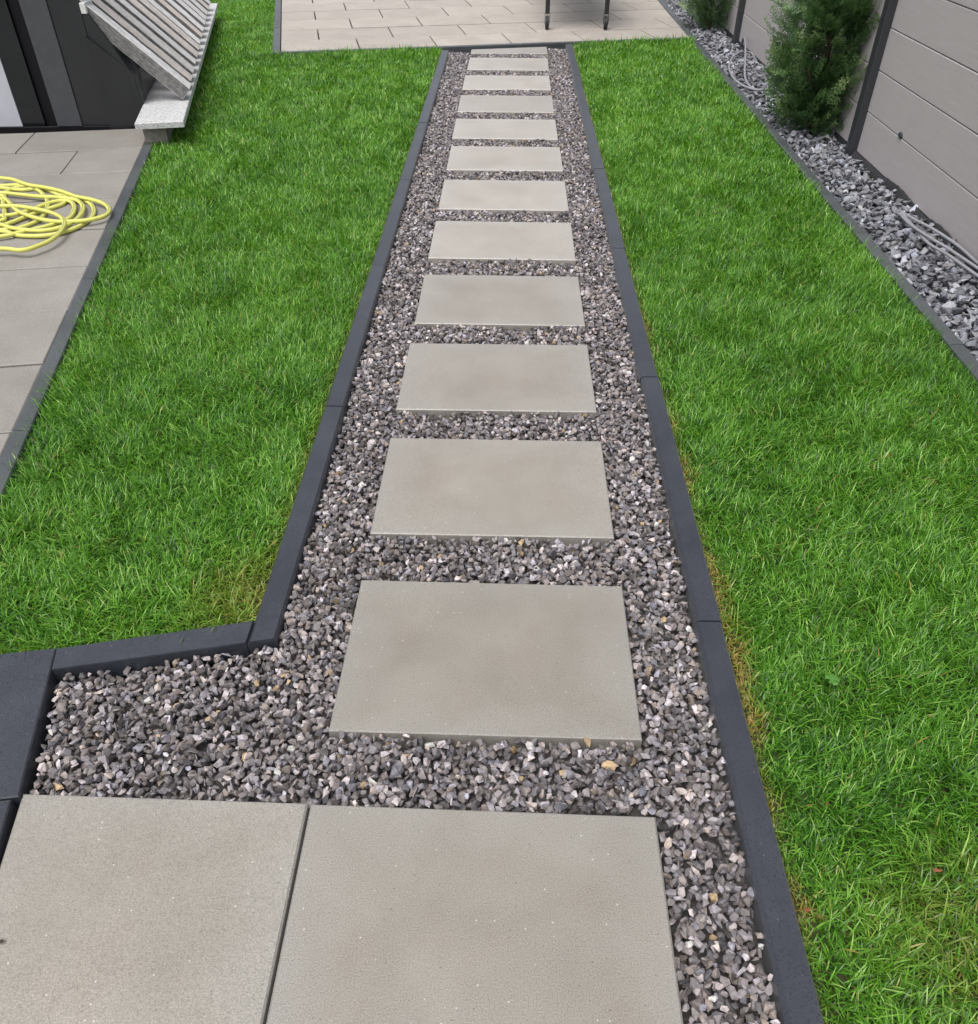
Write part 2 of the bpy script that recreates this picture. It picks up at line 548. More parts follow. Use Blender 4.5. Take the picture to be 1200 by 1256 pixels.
# dark step blocks at the left edge of the picture
def step_block(poly, lab):
    return tag(link('step_block', prism('step_block', poly, -.14, KZ + .001, M_KERB, .003)), lab, 'step block', 'anthracite blocks at the left end of the gravel')
a0, a1 = Vector((-1.170, 1.384)), Vector((-1.066, .957))
left = Vector((-.985, -.17)) * .62
step_block([tuple(a1 + left), tuple(a1), tuple(a0), tuple(a0 + left * 0.75)], 'dark anthracite block between the short slanting kerb and the lawn corner')
b0, b1 = Vector((-1.079, .950)), Vector((-.985, .52))
step_block([tuple(b1 + left), tuple(b1), tuple(b0), tuple(b0 + left)], 'dark anthracite block beside the left big slab, nearest the camera')

# edging flush with the side patio, on its lawn side
def eline(y): return -2.519 + (5.76 - y) * .2195
pcs = []
js = [1.05, 2.39, 3.68, 4.97, 6.06]
for a, b in zip(js[:-1], js[1:]):
    pcs.append([(eline(a) + .004, a + GAP), (eline(a) + .066, a + GAP), (eline(b) + .066, b - GAP), (eline(b) + .004, b - GAP)])
edging('patio_edging', 'flat dark edging strip between the side patio and the left lawn', pcs, M_EDGE, -.11, .006, .005)
# edging between the right lawn and the slate bed
pcs = []
y = -.6
while y < 14:
    d = random.uniform(-.006, .006)
    pcs.append([(1.862 + d, y + GAP), (1.922 + d, y + GAP), (1.922 + d, y + 1.25 - GAP), (1.862 + d, y + 1.25 - GAP)])
    y += 1.25
edging('slate_edging', 'grey edging strip between right lawn and slate chippings', pcs, M_EDGE, -.11, .004, .006)

# ------------------------------------------------------------------ big slabs and stepping slabs
SL = [(-.037, 1.414, -.0054), (-.039, 2.136, -.0014), (-.041, 2.842, .0012), (-.040, 3.538, .0029), (-.041, 4.257, .0004), (-.043, 4.963, .0006),
      (-.045, 5.676, .0022), (-.052, 6.380, .002), (-.055, 7.102, 0.0), (-.056, 7.827, 0.0), (-.050, 8.571, -.0025)]
SW, SD = .75, .5165
ORD = ['first', 'second', 'third', 'fourth', 'fifth', 'sixth', 'seventh', 'eighth', 'ninth', 'tenth', 'eleventh']
slab_me = prism('stepping_slab', [(-SW / 2, -SD / 2), (SW / 2, -SD / 2), (SW / 2, SD / 2), (-SW / 2, SD / 2)], -.06, 0, M_SLAB, .003)
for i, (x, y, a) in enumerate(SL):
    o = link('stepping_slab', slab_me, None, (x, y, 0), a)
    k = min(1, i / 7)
    o.color = (1 + .52 * k, 1 + .50 * k, 1 + .53 * k, 1)      # grazing sky brightness painted in: farther slabs get a paler colour
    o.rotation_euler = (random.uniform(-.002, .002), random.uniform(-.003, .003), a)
    lab = ORD[i] + ' grey concrete stepping slab in the gravel, counted from the big slabs'
    if i == 0:
        lab = 'largest looking stepping slab, first in the gravel beyond the two big slabs'
    tag(o, lab, 'stepping slab', 'stepping slabs in the gravel path')
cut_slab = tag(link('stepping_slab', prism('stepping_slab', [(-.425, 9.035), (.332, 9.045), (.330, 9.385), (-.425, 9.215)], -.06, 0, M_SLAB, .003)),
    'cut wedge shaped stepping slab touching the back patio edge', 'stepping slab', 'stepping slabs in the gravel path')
cut_slab.color = (1.42, 1.40, 1.43, 1)  # same distance brightening painted into the cut slab's colour
tag(link('paving_slab', prism('paving_slab', [(-1.068, .972), (-.4255, .967), (-.4185, .21), (-.93, .21)][::-1], -.06, .001, M_SLAB, .004)),
    'big grey concrete slab beside the dark blocks, left of the joint', 'paving slab', 'pair of big slabs at the near end of the path')
tag(link('paving_slab', prism('paving_slab', [(-.4185, .966), (.343, .957), (.340, .21), (-.4125, .21)][::-1], -.06, 0, M_SLAB, .004)),
    'big grey concrete slab below the first stepping slab, right of the joint', 'paving slab', 'pair of big slabs at the near end of the path')

# ------------------------------------------------------------------ patios, paver by paver
def patio(name, label, org, ang, rows, length, offs, s0, s1, clips, m, gap=.004, z=0.0, edge_u=None):
    """rows: list of (t0, t1); offs(i) gives one joint position; clips are half planes kept"""
    root = empty(name); tag(root, label, 'patio', kind='structure')
    ax = Vector((math.cos(ang), math.sin(ang))); ay = Vector((-ax.y, ax.x))
    shared = {}
    for i, (t0, t1) in enumerate(rows):
        if edge_u: offs_i = offs(i) + edge_u((t0 + t1) / 2)
        else: offs_i = offs(i)
        k0 = math.floor((s0 - offs_i) / length)
        k = k0
        while offs_i + k * length < s1:
            a, b = offs_i + k * length, offs_i + (k + 1) * length
            k += 1
            gt = gap * 1.7
            rect = [(a + gap, t0 + gt), (b - gap, t0 + gt), (b - gap, t1 - gt), (a + gap, t1 - gt)]
            wp = [tuple(org + ax * u + ay * v) for u, v in rect]
            c = wp
            for h in clips:
                c = clip(c, *h)
                if len(c) < 3: break
            if len(c) < 3 or abs(area2(c)) < .004: continue
            dz = random.uniform(-.002, .002)
            if c == wp or (len(c) == 4 and abs(abs(area2(c)) - (b - a - 2 * gap) * (t1 - t0 - 2 * gt)) < 1e-6):
                key = round(t1 - t0, 4)
                if key not in shared:
                    shared[key] = prism('paver', [(gap, gt), (length - gap, gt), (length - gap, t1 - t0 - gt), (gap, t1 - t0 - gt)], -.07, 0, m, .003)
                p = org + ax * a + ay * t0
                link('paver', shared[key], root, (p.x, p.y, z + dz), ang)
            else:
                link('paver', prism('paver', c, -.07 + z, z + dz, m, .004), root)
    base = link('joint_sand', poly_sheet('joint_sand', patio_base[name], -.03, M_FINES), root)
    return root
patio_base = {
    'side_patio': [(-1.70, -.9), (-1.70, 2.03), (eline(6.0), 6.0), (-2.72, 6.33), (-6.6, 6.02), (-6.6, -.9)],
    'back_patio': [(-2.36, 8.92), (1.86, 9.86), (1.86, 15), (-3.6, 15)],
}
rows = [(5.0 + .5 * k, 5.5 + .5 * k) for k in range(-15, 2)]
ang = math.radians(10.5)
org = Vector((eline(5.32), 5.32)) - 5.0 * Vector((-math.sin(ang), math.cos(ang)))
ex, ey = eline(5.0), 5.0
patio('side_patio', 'brownish grey paved side patio in front of the dark house', org, ang, rows, .87,
      lambda i: -.425 + (0.0 if i % 2 == 1 else .485), -4.5, .4,
      [(ex, ey, -.9768, -.2143), (-2.735, 6.312, .0795, -.9968), (-1.70, 0, -1, 0)], M_SIDE, gap=.0036, edge_u=lambda t: (t - 5.0) * -.0335)
rows = [(9.285, 9.87)] + [(9.87 + .605 * k, 10.475 + .605 * k) for k in range(8)]
ax_ = Vector((math.cos(TURN), math.sin(TURN)))
patio('back_patio', 'pale stretcher bond paved back patio beyond the path and lawns', Vector((0, 0)), TURN, rows, .78,
      lambda i: .10 + (.385 if i % 2 == 0 else 0.0), -.9, 5.2,
      [(-2.352, 9.279, .9763, .2164), (1.858, 0, -1, 0)], M_BACK, gap=.007)
pcs = []
def bp(s_, t_): v = ax_ * s_ + EX * t_; return (v.x, v.y)
ss = [-.372, .83, 2.13, 3.43, 3.93]
for a, b in zip(ss[:-1], ss[1:]):
    pcs.append([bp(a + GAP, 9.215), bp(b - GAP, 9.215), bp(b - GAP, 9.28), bp(a + GAP, 9.28)])
for k in range(4):
    pcs.append([bp(-.372, 9.284 + 1.3 * k + GAP), bp(-.297, 9.284 + 1.3 * k + GAP), bp(-.297, 9.284 + 1.3 * (k + 1) - GAP), bp(-.372, 9.284 + 1.3 * (k + 1) - GAP)])
edging('patio_edging', 'thin grey edging around the pale back patio', pcs, M_EDGE, -.11, .008, .006)

# ------------------------------------------------------------------ loose stones
def hull(seed, flat, n):
    r = random.Random(seed)
    b = bmesh.new()
    for k in range(n):
        while True:
            v = Vector((r.uniform(-1, 1), r.uniform(-1, 1), r.uniform(-1, 1)))
            if .5 < v.length < 1: break
        v = v.normalized() * r.uniform(.82, 1.0)
        # push towards a rounded block so that broad flat faces appear
        b.verts.new((v.x, v.y * r.uniform(.8, 1), v.z * flat))
    bmesh.ops.convex_hull(b, input=list(b.verts))
    for v in [v for v in b.verts if not v.link_faces]: b.verts.remove(v)
    bmesh.ops.triangulate(b, faces=list(b.faces))
    b.verts.index_update()
    V = np.array([v.co[:] for v in b.verts]); F = np.array([[v.index for v in f.verts] for f in b.faces])
    b.free()
    return V, F

def rot_mats(n, tilt):
    a = rng.uniform(0, 2 * np.pi, n); b = rng.normal(0, tilt, n); c = rng.normal(0, tilt, n)
    ca, sa, cb, sb, cc, scs = np.cos(a), np.sin(a), np.cos(b), np.sin(b), np.cos(c), np.sin(c)
    z = np.zeros(n); o = np.ones(n)
    Rz = np.stack([ca, -sa, z, sa, ca, z, z, z, o], -1).reshape(n, 3, 3)
    Rx = np.stack([o, z, z, z, cb, -sb, z, sb, cb], -1).reshape(n, 3, 3)
    Ry = np.stack([cc, z, scs, z, o, z, -scs, z, cc], -1).reshape(n, 3, 3)
    return Rz @ Rx @ Ry

def inside(P, poly):
    x, y = P[:, 0], P[:, 1]
    r = np.zeros(len(P), bool)
    n = len(poly)
    for i in range(n):
        x0, y0 = poly[i - 1]; x1, y1 = poly[i]
        c = (y0 > y) != (y1 > y)
        with np.errstate(divide='ignore', invalid='ignore'):
            r ^= c & (x < (x1 - x0) * (y - y0) / (y1 - y0 + 1e-12) + x0)
    return r

def stones(name, C, size, tint, templates, m, tilt):
    n = len(C)
    which = rng.integers(0, len(templates), n)
    R = rot_mats(n, tilt)
    Vs, Fs, Ts = [], [], []
    off = 0
    for k, (TV, TF) in enumerate(templates):
        ix = np.where(which == k)[0]
        if not len(ix): continue
        asp = np.stack([rng.uniform(.9, 1.3, len(ix)), rng.uniform(.7, 1.0, len(ix)), rng.uniform(.8, 1.1, len(ix))], -1)
        L = TV[None] * asp[:, None, :] * size[ix][:, None, None]
        W = np.einsum('nij,nvj->nvi', R[ix], L) + C[ix][:, None, :]
        nv = len(TV)
        Vs.append(W.reshape(-1, 3))
        Fs.append((TF[None] + (off + np.arange(len(ix)) * nv)[:, None, None]).reshape(-1, 3))
        Ts.append(np.repeat(tint[ix], nv, axis=0))
        off += nv * len(ix)
    T = np.concatenate(Ts)
    T = np.concatenate([T, np.ones((len(T), 1))], 1)
    return mesh_np(name, np.concatenate(Vs), np.concatenate(Fs), m, {'tint': T})

def grid_pts(poly, sp, jit):
    xs = [p[0] for p in poly]; ys = [p[1] for p in poly]
    gx = np.arange(min(xs), max(xs), sp); gy = np.arange(min(ys), max(ys), sp * .866)
    X, Y = np.meshgrid(gx, gy)
    X = X + (np.arange(len(gy)) % 2)[:, None] * sp / 2
    P = np.stack([X.ravel(), Y.ravel()], -1)
    P = P + rng.uniform(-jit * sp, jit * sp, P.shape)
    return P[inside(P, poly)]

GR = [(-1.142, 1.305), (-1.055, .978), (-.42, .975), (-.41, -.3), (.520, -.3), (.520, 9.33), (-.636, 9.085), (kin(9) + .007, 9.0), (kin(1.44) + .007, 1.425)]
rects = [(x, y, a, SW / 2, SD / 2) for x, y, a in SL] + [(-.039, .585, 0, .382, .382)]
def off_slabs(P, mrg):
    k = np.ones(len(P), bool)
    for x, y, a, hx, hy in rects:
        k &= ~((np.abs(P[:, 0] - x) < hx + mrg) & (np.abs(P[:, 1] - y) < hy + mrg))
    k &= ~((P[:, 0] > -.43 - mrg) & (P[:, 0] < .335 + mrg) & (P[:, 1] > 9.04 - mrg) & (P[:, 1] < 9.23 + .22 * (P[:, 0] + .4) + mrg))
    k &= ~((P[:, 0] < -.40) & (P[:, 1] < .97 + mrg))
    return k
T_ROUGH = [hull(100 + i, random.uniform(.62, .95), random.choice([10, 11, 12, 13, 15])) for i in range(28)]
T_FLAT = [hull(300 + i, random.uniform(.40, .72), random.choice([10, 11, 12, 14])) for i in range(24)]
C, S = [], []
for zc, dz, sp, lo, hi in ((-.036, .005, .024, .0125, .017), (-.0175, .006, .0205, .0095, .0170), (-.010, .005, .025, .0075, .0140)):
    P = grid_pts(GR, sp, .42)
    sz = rng.uniform(lo, hi, len(P))
    P_ok = off_slabs(P, .004)
    P, sz = P[P_ok], sz[P_ok]
    und = .006 * np.sin(P[:, 0] * 9 + 1.3) * np.sin(P[:, 1] * 5.1) + .005 * np.sin(P[:, 0] * 17 + P[:, 1] * 11)
    low = np.clip((-.72 - P[:, 0]) / .4, 0, 1) * -.006                       # the bed lies lower in the left corner
    Z = zc + rng.normal(0, dz, len(P)) + und + low
    Z = np.minimum(Z, .004 - sz * .78)
    C.append(np.concatenate([P, Z[:, None]], 1)); S.append(sz)
C = np.concatenate(C); S = np.concatenate(S)
v = np.clip(rng.lognormal(math.log(.165), .52, len(C)), .05, .48)
warm = rng.normal(0, 1, len(C))
tint = np.stack([v * (1.07 + .05 * warm), v * (0.955 + .012 * warm), v * (.965 - .045 * warm)], -1)
och = rng.random(len(C)) < .010
tint[och] = np.array([.35, .255, .15]) * rng.uniform(.6, 1.35, (och.sum(), 1))
wht = rng.random(len(C)) < .008
tint[wht] = np.array([.50, .485, .46]) * rng.uniform(.8, 1.15, (wht.sum(), 1))
tag(link('gravel', stones('gravel', C, S, tint, T_ROUGH, M_GRAVEL, .75)), 'grey crushed gravel with a few ochre stones around the stepping slabs', 'gravel', kind='stuff')
N_GRAVEL = len(C)

BS = [(1.935, -.4), (2.335, -.4), (2.335, 13.6), (1.935, 13.6)]
C, S = [], []
for zc, dz, sp, lo, hi in ((-.072, .006, .050, .028, .036), (-.036, .010, .044, .020, .040), (-.016, .010, .062, .016, .034)):
    P = grid_pts(BS, sp, .42)
    sz = rng.uniform(lo, hi, len(P))
    C.append(np.concatenate([P, (zc + rng.normal(0, dz, len(P)) + .012 * np.sin(P[:, 1] * 3) * np.sin(P[:, 0] * 14))[:, None]], 1)); S.append(sz)
C = np.concatenate(C); S = np.concatenate(S)
v = np.clip(rng.lognormal(math.log(.18), .45, len(C)), .05, .42)
cool = rng.normal(0, 1, len(C))
tint = np.stack([v * (.97 + .02 * cool), v * (.99 + .005 * cool), v * (1.10 - .03 * cool)], -1)
tag(link('slate_chippings', stones('slate_chippings', C, S, tint, T_FLAT, M_SLATE, .38)), 'blue grey slate chippings along the foot of the fence', 'slate chippings', kind='stuff')

# ------------------------------------------------------------------ lawns, blade by blade
class VNoise:
    def __init__(self, cell, seed):
        self.c = cell; self.g = np.random.default_rng(seed).random((400, 400))
    def __call__(self, x, y):
        u = (x + 20) / self.c; v_ = (y + 20) / self.c
        i = np.floor(u).astype(int); j = np.floor(v_).astype(int)
        fu = u - i; fv = v_ - j
        fu = fu * fu * (3 - 2 * fu); fv = fv * fv * (3 - 2 * fv)
        G = self.g
        i0, i1, j0, j1 = i % 400, (i + 1) % 400, j % 400, (j + 1) % 400
        return (G[i0, j0] * (1 - fu) + G[i1, j0] * fu) * (1 - fv) + (G[i0, j1] * (1 - fu) + G[i1, j1] * fu) * fv
nx_, ny_, nh_, nt_, nt2_ = VNoise(.10, 1), VNoise(.10, 2), VNoise(.22, 3), VNoise(.32, 4), VNoise(.09, 5)

def lawn(name, label, poly, edge_fn, count_scale=1.0):
    xs = [p[0] for p in poly]; ys = [p[1] for p in poly]
    A = (max(xs) - min(xs)) * (max(ys) - min(ys))
    n0 = int(A * 31000 * count_scale)
    P = np.stack([rng.uniform(min(xs), max(xs), n0), rng.uniform(min(ys), max(ys), n0)], -1)
    d = np.hypot(np.hypot(P[:, 0], P[:, 1]), 1.6)
    keep = rng.random(n0) < np.clip(1.16 - d * .092, .30, 1.0)
    P = P[keep]
    P = P[inside(P, poly)]
    # only what the photograph can plausibly see (with a good margin at both sides)
    P = P[(P[:, 1] > .15) & (np.abs(P[:, 0]) < 1.9 + .55 * P[:, 1])]
    Vs, Fs, Ti, Dr = [], [], [], []
    off = 0
    for part in (0, 1):
        dd = np.hypot(np.hypot(P[:, 0], P[:, 1]), 1.6)
        Q = P[dd < 3.6] if part == 0 else P[dd >= 3.6]
        n = len(Q)
        if not n: continue
        x, y = Q[:, 0], Q[:, 1]
        d = np.hypot(np.hypot(x, y), 1.6)
        H = .064 * (0.80 + .30 * nh_(x, y)) * rng.uniform(.55, 1.25, n)
        H[rng.random(n) < .05] *= 1.35
        wd = rng.uniform(.0023, .0043, n) * np.clip(d / 4.0, 1.0, 2.0)
        dry, short, out_az, has_edge = edge_fn(x, y, n)
        H *= short
        al = -.2164 * x + .9763 * y
        H *= 1 + .55 * np.clip((al - 8.95) / .2, 0, 1) * ((x > -2.5) & (al < 9.3))
        lx, ly = nx_(x, y) - .5, ny_(x, y) - .5
        az = np.arctan2(ly, lx) + rng.normal(0, 1.45, n)
        az = np.where(has_edge & (rng.random(n) < .6), out_az + rng.normal(0, .6, n), az)
        th0 = np.abs(rng.normal(.25, .22, n)); bend = np.clip(rng.normal(1.0, .45, n), .05, 2.2)
        flat = rng.random(n) < .10
        th0[flat] += .6
        if part == 0:
            ts = np.array([0., .38, .74, 1.0]); wf = [1.0, .95, .66]
            F0 = np.array([[0, 1, 3], [0, 3, 2], [2, 3, 5], [2, 5, 4], [4, 5, 6]])
        else:
            ts = np.array([0., .55, 1.0]); wf = [1.0, .85]
            F0 = np.array([[0, 1, 3], [0, 3, 2], [2, 3, 4]])
        K = len(ts); nv = 2 * (K - 1) + 1
        cx_, sx_ = np.cos(az), np.sin(az)
        tw = az + np.pi / 2 + rng.normal(0, .45, n)
        wx, wy = np.cos(tw), np.sin(tw)
        px, py, pz = x.copy(), y.copy(), np.full(n, -.036)
        V = np.zeros((n, nv, 3), np.float32)
        for k in range(K):
            if k:
                L = (ts[k] - ts[k - 1]) * H
                th = th0 + bend * (ts[k] + ts[k - 1]) / 2 * 1.25
                px = px + L * np.sin(th) * cx_; py = py + L * np.sin(th) * sx_; pz = pz + L * np.cos(th)
            if k < K - 1:
                V[:, 2 * k] = np.stack([px - wx * wd * wf[k] / 2, py - wy * wd * wf[k] / 2, pz], -1)
                V[:, 2 * k + 1] = np.stack([px + wx * wd * wf[k] / 2, py + wy * wd * wf[k] / 2, pz], -1)
            else:
                V[:, nv - 1] = np.stack([px, py, pz], -1)
        Vs.append(V.reshape(-1, 3))
        Fs.append((F0[None] + off + (np.arange(n) * nv)[:, None, None]).reshape(-1, 3))
        off += n * nv
        tint = np.clip(.41 + .22 * (nt_(x, y) - .5) + .20 * (nt2_(x, y) - .5) + rng.normal(0, .27, n) + .05 * np.clip((y - 4) / 4, 0, 1), 0, 1)
        pale = rng.random(n) < .05
        tint[pale] = rng.uniform(.8, 1.0, pale.sum())
        dry = np.clip(dry, 0, 1)
        strw = rng.random(n) < .010
        dry[strw] = np.maximum(dry[strw], rng.uniform(.4, .9, strw.sum()))
        Ti.append(np.repeat(tint, nv)); Dr.append(np.repeat(dry, nv))
    me = mesh_np(name, np.concatenate(Vs), np.concatenate(Fs), M_GRASS, {'tint': np.concatenate(Ti), 'dry': np.concatenate(Dr)}, smooth=True)
    tag(link(name, me), label, 'lawn', kind='stuff')
    return len(P)

def edge_left(x, y, n):
    dk = kout(y) - x                                    # distance to the kerb of the path
    df = (y - 1.40) - .215 * (x + 1.16)                # distance to the short kerb in front
    dp = x - (eline(y) + .066)
    near = dk < .05
    dry = np.where(dk < .05, (.05 - dk) / .05 * .75 * rng.random(n) * np.clip((4.8 - y) / 3, .12, 1), 0)
    corner = np.clip(.22 - np.hypot(x + .72, y - 1.62), 0, 1) / .22
    dry = np.maximum(dry, corner * .8 * rng.random(n))
    short = np.where(dk < .035, .72, 1.0)
    az = np.where(near, 0.0, np.where(df < .05, -math.pi / 2, math.pi))
    return dry, short, az, (near & (dk < .03)) | (df < .04) | ((dp < .05) & (y < 6))
def edge_right(x, y, n):
    dk = x - .602
    k = np.clip((3.4 - y) / 1.5, .15, 1)
    pt = sum(a_ * np.exp(-((y - c_) / s_) ** 2) for c_, s_, a_ in ((1.72, .16, .9), (1.42, .14, 1.), (1.22, .07, .8), (2.25, .10, .8), (2.55, .06, .6), (1.02, .05, .7), (.78, .05, .8), (3.3, .12, .5)))
    pt = np.clip(pt, 0, 1)
    wdt = .026 + .030 * pt
    dry = np.where(dk < wdt, np.clip((wdt - dk) / wdt * 2.2, 0, 1) * rng.random(n) ** .6 * (.22 + .9 * pt), 0)
    patch = np.clip(.25 - np.hypot((x - .95) * .8, y - .72), 0, 1) / .25
    dry = np.maximum(dry, patch * .55 * rng.random(n) ** 2)
    short = np.where(dk < .03, .62, np.where(dk < .06, .85, 1.0))
    short = np.where((dk < .030) & (pt > .35), .42, short)
    de = 1.862 - x
    az = np.where(dk < .05, np.where(rng.random(n) < .5, math.pi, math.pi / 2), 0.0)
    return dry, short, az, (dk < .03) | (de < .045)
nL = lawn('grass', 'left lawn of lush short grass between side patio and gravel path', LAWN_L, edge_left)
nR = lawn('grass', 'right lawn of lush short grass between gravel path and slate bed', LAWN_R, edge_right)

# ------------------------------------------------------------------ the fence
FX = 2.36
fence = empty('fence', (FX, 0, 0))
tag(fence, 'warm grey board fence with anthracite posts beside the slate bed', 'fence')
posts = [1.80, 3.88, 5.95, 7.88, 9.80, 11.73, 13.66]
zs = [-.002, .2485, .4935, .7305, .967, 1.2045, 1.442, 1.68]
board_mes = {}
for a, b in zip(posts[:-1], posts[1:]):
    for z0, z1 in zip(zs[:-1], zs[1:]):
        key = (round(z1 - z0, 3), round(b - a, 3))
        if key not in board_mes:
            board_mes[key] = box_me('board', -.012, .018, 0, key[1] - .06, .0025, key[0] - .0025, M_BOARD, .0035)
        link('board', board_mes[key], fence, (random.uniform(-.0012, .0012), a + .03, z0))
    link('bottom_rail', box_me('bottom_rail', -.018, .022, a + .03, b - .03, -.05, -.003, M_POST, .003), fence)
    link('top_rail', box_me('top_rail', -.018, .022, a + .03, b - .03, 1.6815, 1.72, M_POST, .003), fence)
post_me = box_me('post', -.062, .03, -.042, .042, -.10, 1.74, M_POST, .004)
for p in posts:
    link('post', post_me, fence, (0, p, 0))
pl = bmesh.new(); bmesh.ops.create_uvsphere(pl, u_segments=10, v_segments=6, radius=1)
for v in pl.verts: v.co = Vector((v.co.x * .010, v.co.y * .032, v.co.z * .018))
me = bpy.data.meshes.new('plug'); pl.to_mesh(me); pl.free(); me.materials.append(M_POST)
link('plug', me, fence, (-.014, 5.31, .262))
# black weed membrane folded up against the fence foot
V, F = [], []
n = 70
for i in range(n):
    y = 3.9 + 2.0 * i / (n - 1)
    hgt = .004 + .020 * max(0, math.sin((y - 4.78) * 5.0)) * (1 if 4.78 < y < 5.41 else 0) + .018 * max(0, math.sin((y - 4.2) * 7)) * (1 if 4.2 < y < 4.65 else 0) + random.uniform(-.003, .003)
    bl = .006 * math.sin(y * 21)
    V += [(FX - .045 + bl, y, -.035), (FX - .026 + bl * .6, y, hgt * .6), (FX - .021 + bl * .2, y, hgt), (FX - .019 + bl * .2, y, hgt)]
    if i:
        for k in range(3):
            F.append([4 * (i - 1) + k, 4 * i + k, 4 * i + k + 1, 4 * (i - 1) + k + 1])
tag(link('weed_membrane', mesh('weed_membrane', V, F, M_MEMBRANE, True)), 'black weed membrane edge folded up against the fence foot', 'membrane')

# ------------------------------------------------------------------ conifers in front of the fence
def spray_template(seed):
    r = random.Random(seed)
    V, F = [], []
    def leaf(p, d, up, L, wd):
        s_ = d.cross(up).normalized() * wd
        k = len(V)
        V.extend([p, p + d * L * .5 + s_, p + d * L, p + d * L * .5 - s_])
        F.append([k, k + 1, k + 2]); F.append([k, k + 2, k + 3])
    up = Vector((0, 0, 1))
    p = Vector((0, 0, 0)); d = Vector((1, 0, 0))
    n = 8
    for i in range(n):
        q = p + d * .125
        leaf(p, d, up, .15, .012)
        if i > 0:
            for s_ in (-1, 1):
                a = math.radians(r.uniform(32, 50)) * s_
                dd = (Matrix.Rotation(a, 3, 'Z') @ d) + Vector((0, 0, r.uniform(-.2, .2)))
                dd.normalize()
                L = (.30 * (1 - i / (n + 2)) + .06) * r.uniform(.75, 1.2)
                m_ = max(2, int(L / .07))
                pp = p.copy()
                for j in range(m_):
                    leaf(pp, dd, up, L / m_ * 1.35, .017 * (1 - .25 * j / m_))
                    if j < m_ - 0:
                        for s2 in (-1, 1):
                            d3 = (Matrix.Rotation(math.radians(40) * s2, 3, 'Z') @ dd + Vector((0, 0, r.uniform(-.25, .25)))).normalized()
                            leaf(pp + dd * (L / m_) * .5, d3, up, .085 * r.uniform(.7, 1.2), .014)
                    pp = pp + dd * (L / m_)
        p = q
        d = (d + Vector((0, r.uniform(-.08, .08), r.uniform(-.10, .04)))).normalized()
    return np.array([v[:] for v in V]), np.array(F)
SPR = [spray_template(i) for i in range(6)]

def conifer(x, y, height, rx, ry, n, label, seed, zb=.06):
    rg = np.random.default_rng(seed); rd = random.Random(seed)
    root = empty('conifer_shrub', (x, y, -.03)); tag(root, label, 'shrub', 'conifers in the slate bed')
    path = [Vector((0, 0, -.06)), Vector((.01, .01, .25)), Vector((-.01, 0, .7)), Vector((0, .01, height * .85))]
    V, F = tube(smooth_path(path, 5), .03, 8, lambda t: .030 * (1 - .8 * t) + .003)
    link('trunk', mesh('trunk', V, F, M_BARK, True), root)
    V, F = [], []
    for k in range(26):                                  # bare limbs inside
        z = rd.uniform(.06, height * .8); a = rd.uniform(0, 6.283); L = rd.uniform(.5, .85)
        p0 = Vector((0, 0, z)); p1 = Vector((math.cos(a) * rx * L, math.sin(a) * ry * L, z + .22))
        vv, ff = tube([p0, p0.lerp(p1, .5) - Vector((0, 0, .02)), p1], .008, 5, lambda t: .010 * (1 - .7 * t))
        F += [[i + len(V) for i in q] for q in ff]; V += vv
    link('branches', mesh('branches', V, F, M_BARK, True), root)
    Vs, Fs, Ts = [], [], []; off = 0
    for k in range(n):
        z = zb + (height - zb) * rg.random() ** 0.95
        h = (z - zb) / (height - zb)
        prof = (min(1, .62 + h * 1.6) if h < .25 else 1.0) * (1 - max(0, h - .35) ** 1.5 * 1.5)
        a = rg.uniform(0, 2 * np.pi)
        lump = 1 + .16 * math.sin(a * 3 + seed + z * 4) + .10 * math.sin(a * 5 - z * 9)
        rr = rg.uniform(.16, 1.0) ** .7 * prof * lump
        p = np.array([math.cos(a) * rx * rr, math.sin(a) * ry * rr, z])
        out = Vector((math.cos(a) * (.9 if rr > .5 else .6), math.sin(a) * .9, rg.uniform(.15, 1.25)))
        out += Vector((rg.normal(0, .28), rg.normal(0, .28), rg.normal(0, .25))); out.normalize()
        side = out.cross(Vector((0, 0, 1))).normalized()
        up = side.cross(out)
        ro = rg.uniform(-1.5, 1.5)
        s2 = side * math.cos(ro) + up * math.sin(ro); u2 = out.cross(s2)
        R = np.array([out[:], s2[:], u2[:]])
        TV, TF = SPR[int(rg.integers(0, 6))]
        sc_ = rg.uniform(.12, .24)
        W = (TV * sc_) @ R + (p - np.array(out[:]) * sc_ * .6)
        Vs.append(W); Fs.append(TF + off); off += len(TV)
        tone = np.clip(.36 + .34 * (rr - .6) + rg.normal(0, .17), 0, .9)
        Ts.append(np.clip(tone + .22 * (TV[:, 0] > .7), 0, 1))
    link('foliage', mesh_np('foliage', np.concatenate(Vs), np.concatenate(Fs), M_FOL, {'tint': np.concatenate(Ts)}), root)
conifer(2.20, 6.50, 1.55, .37, .42, 1600, 'bushy green conifer between two anthracite fence posts, cables left of it', 3)
conifer(2.17, 10.55, 1.5, .38, .44, 700, 'dark conifer at the far end of the slate bed beyond the cable loop', 11, .05)

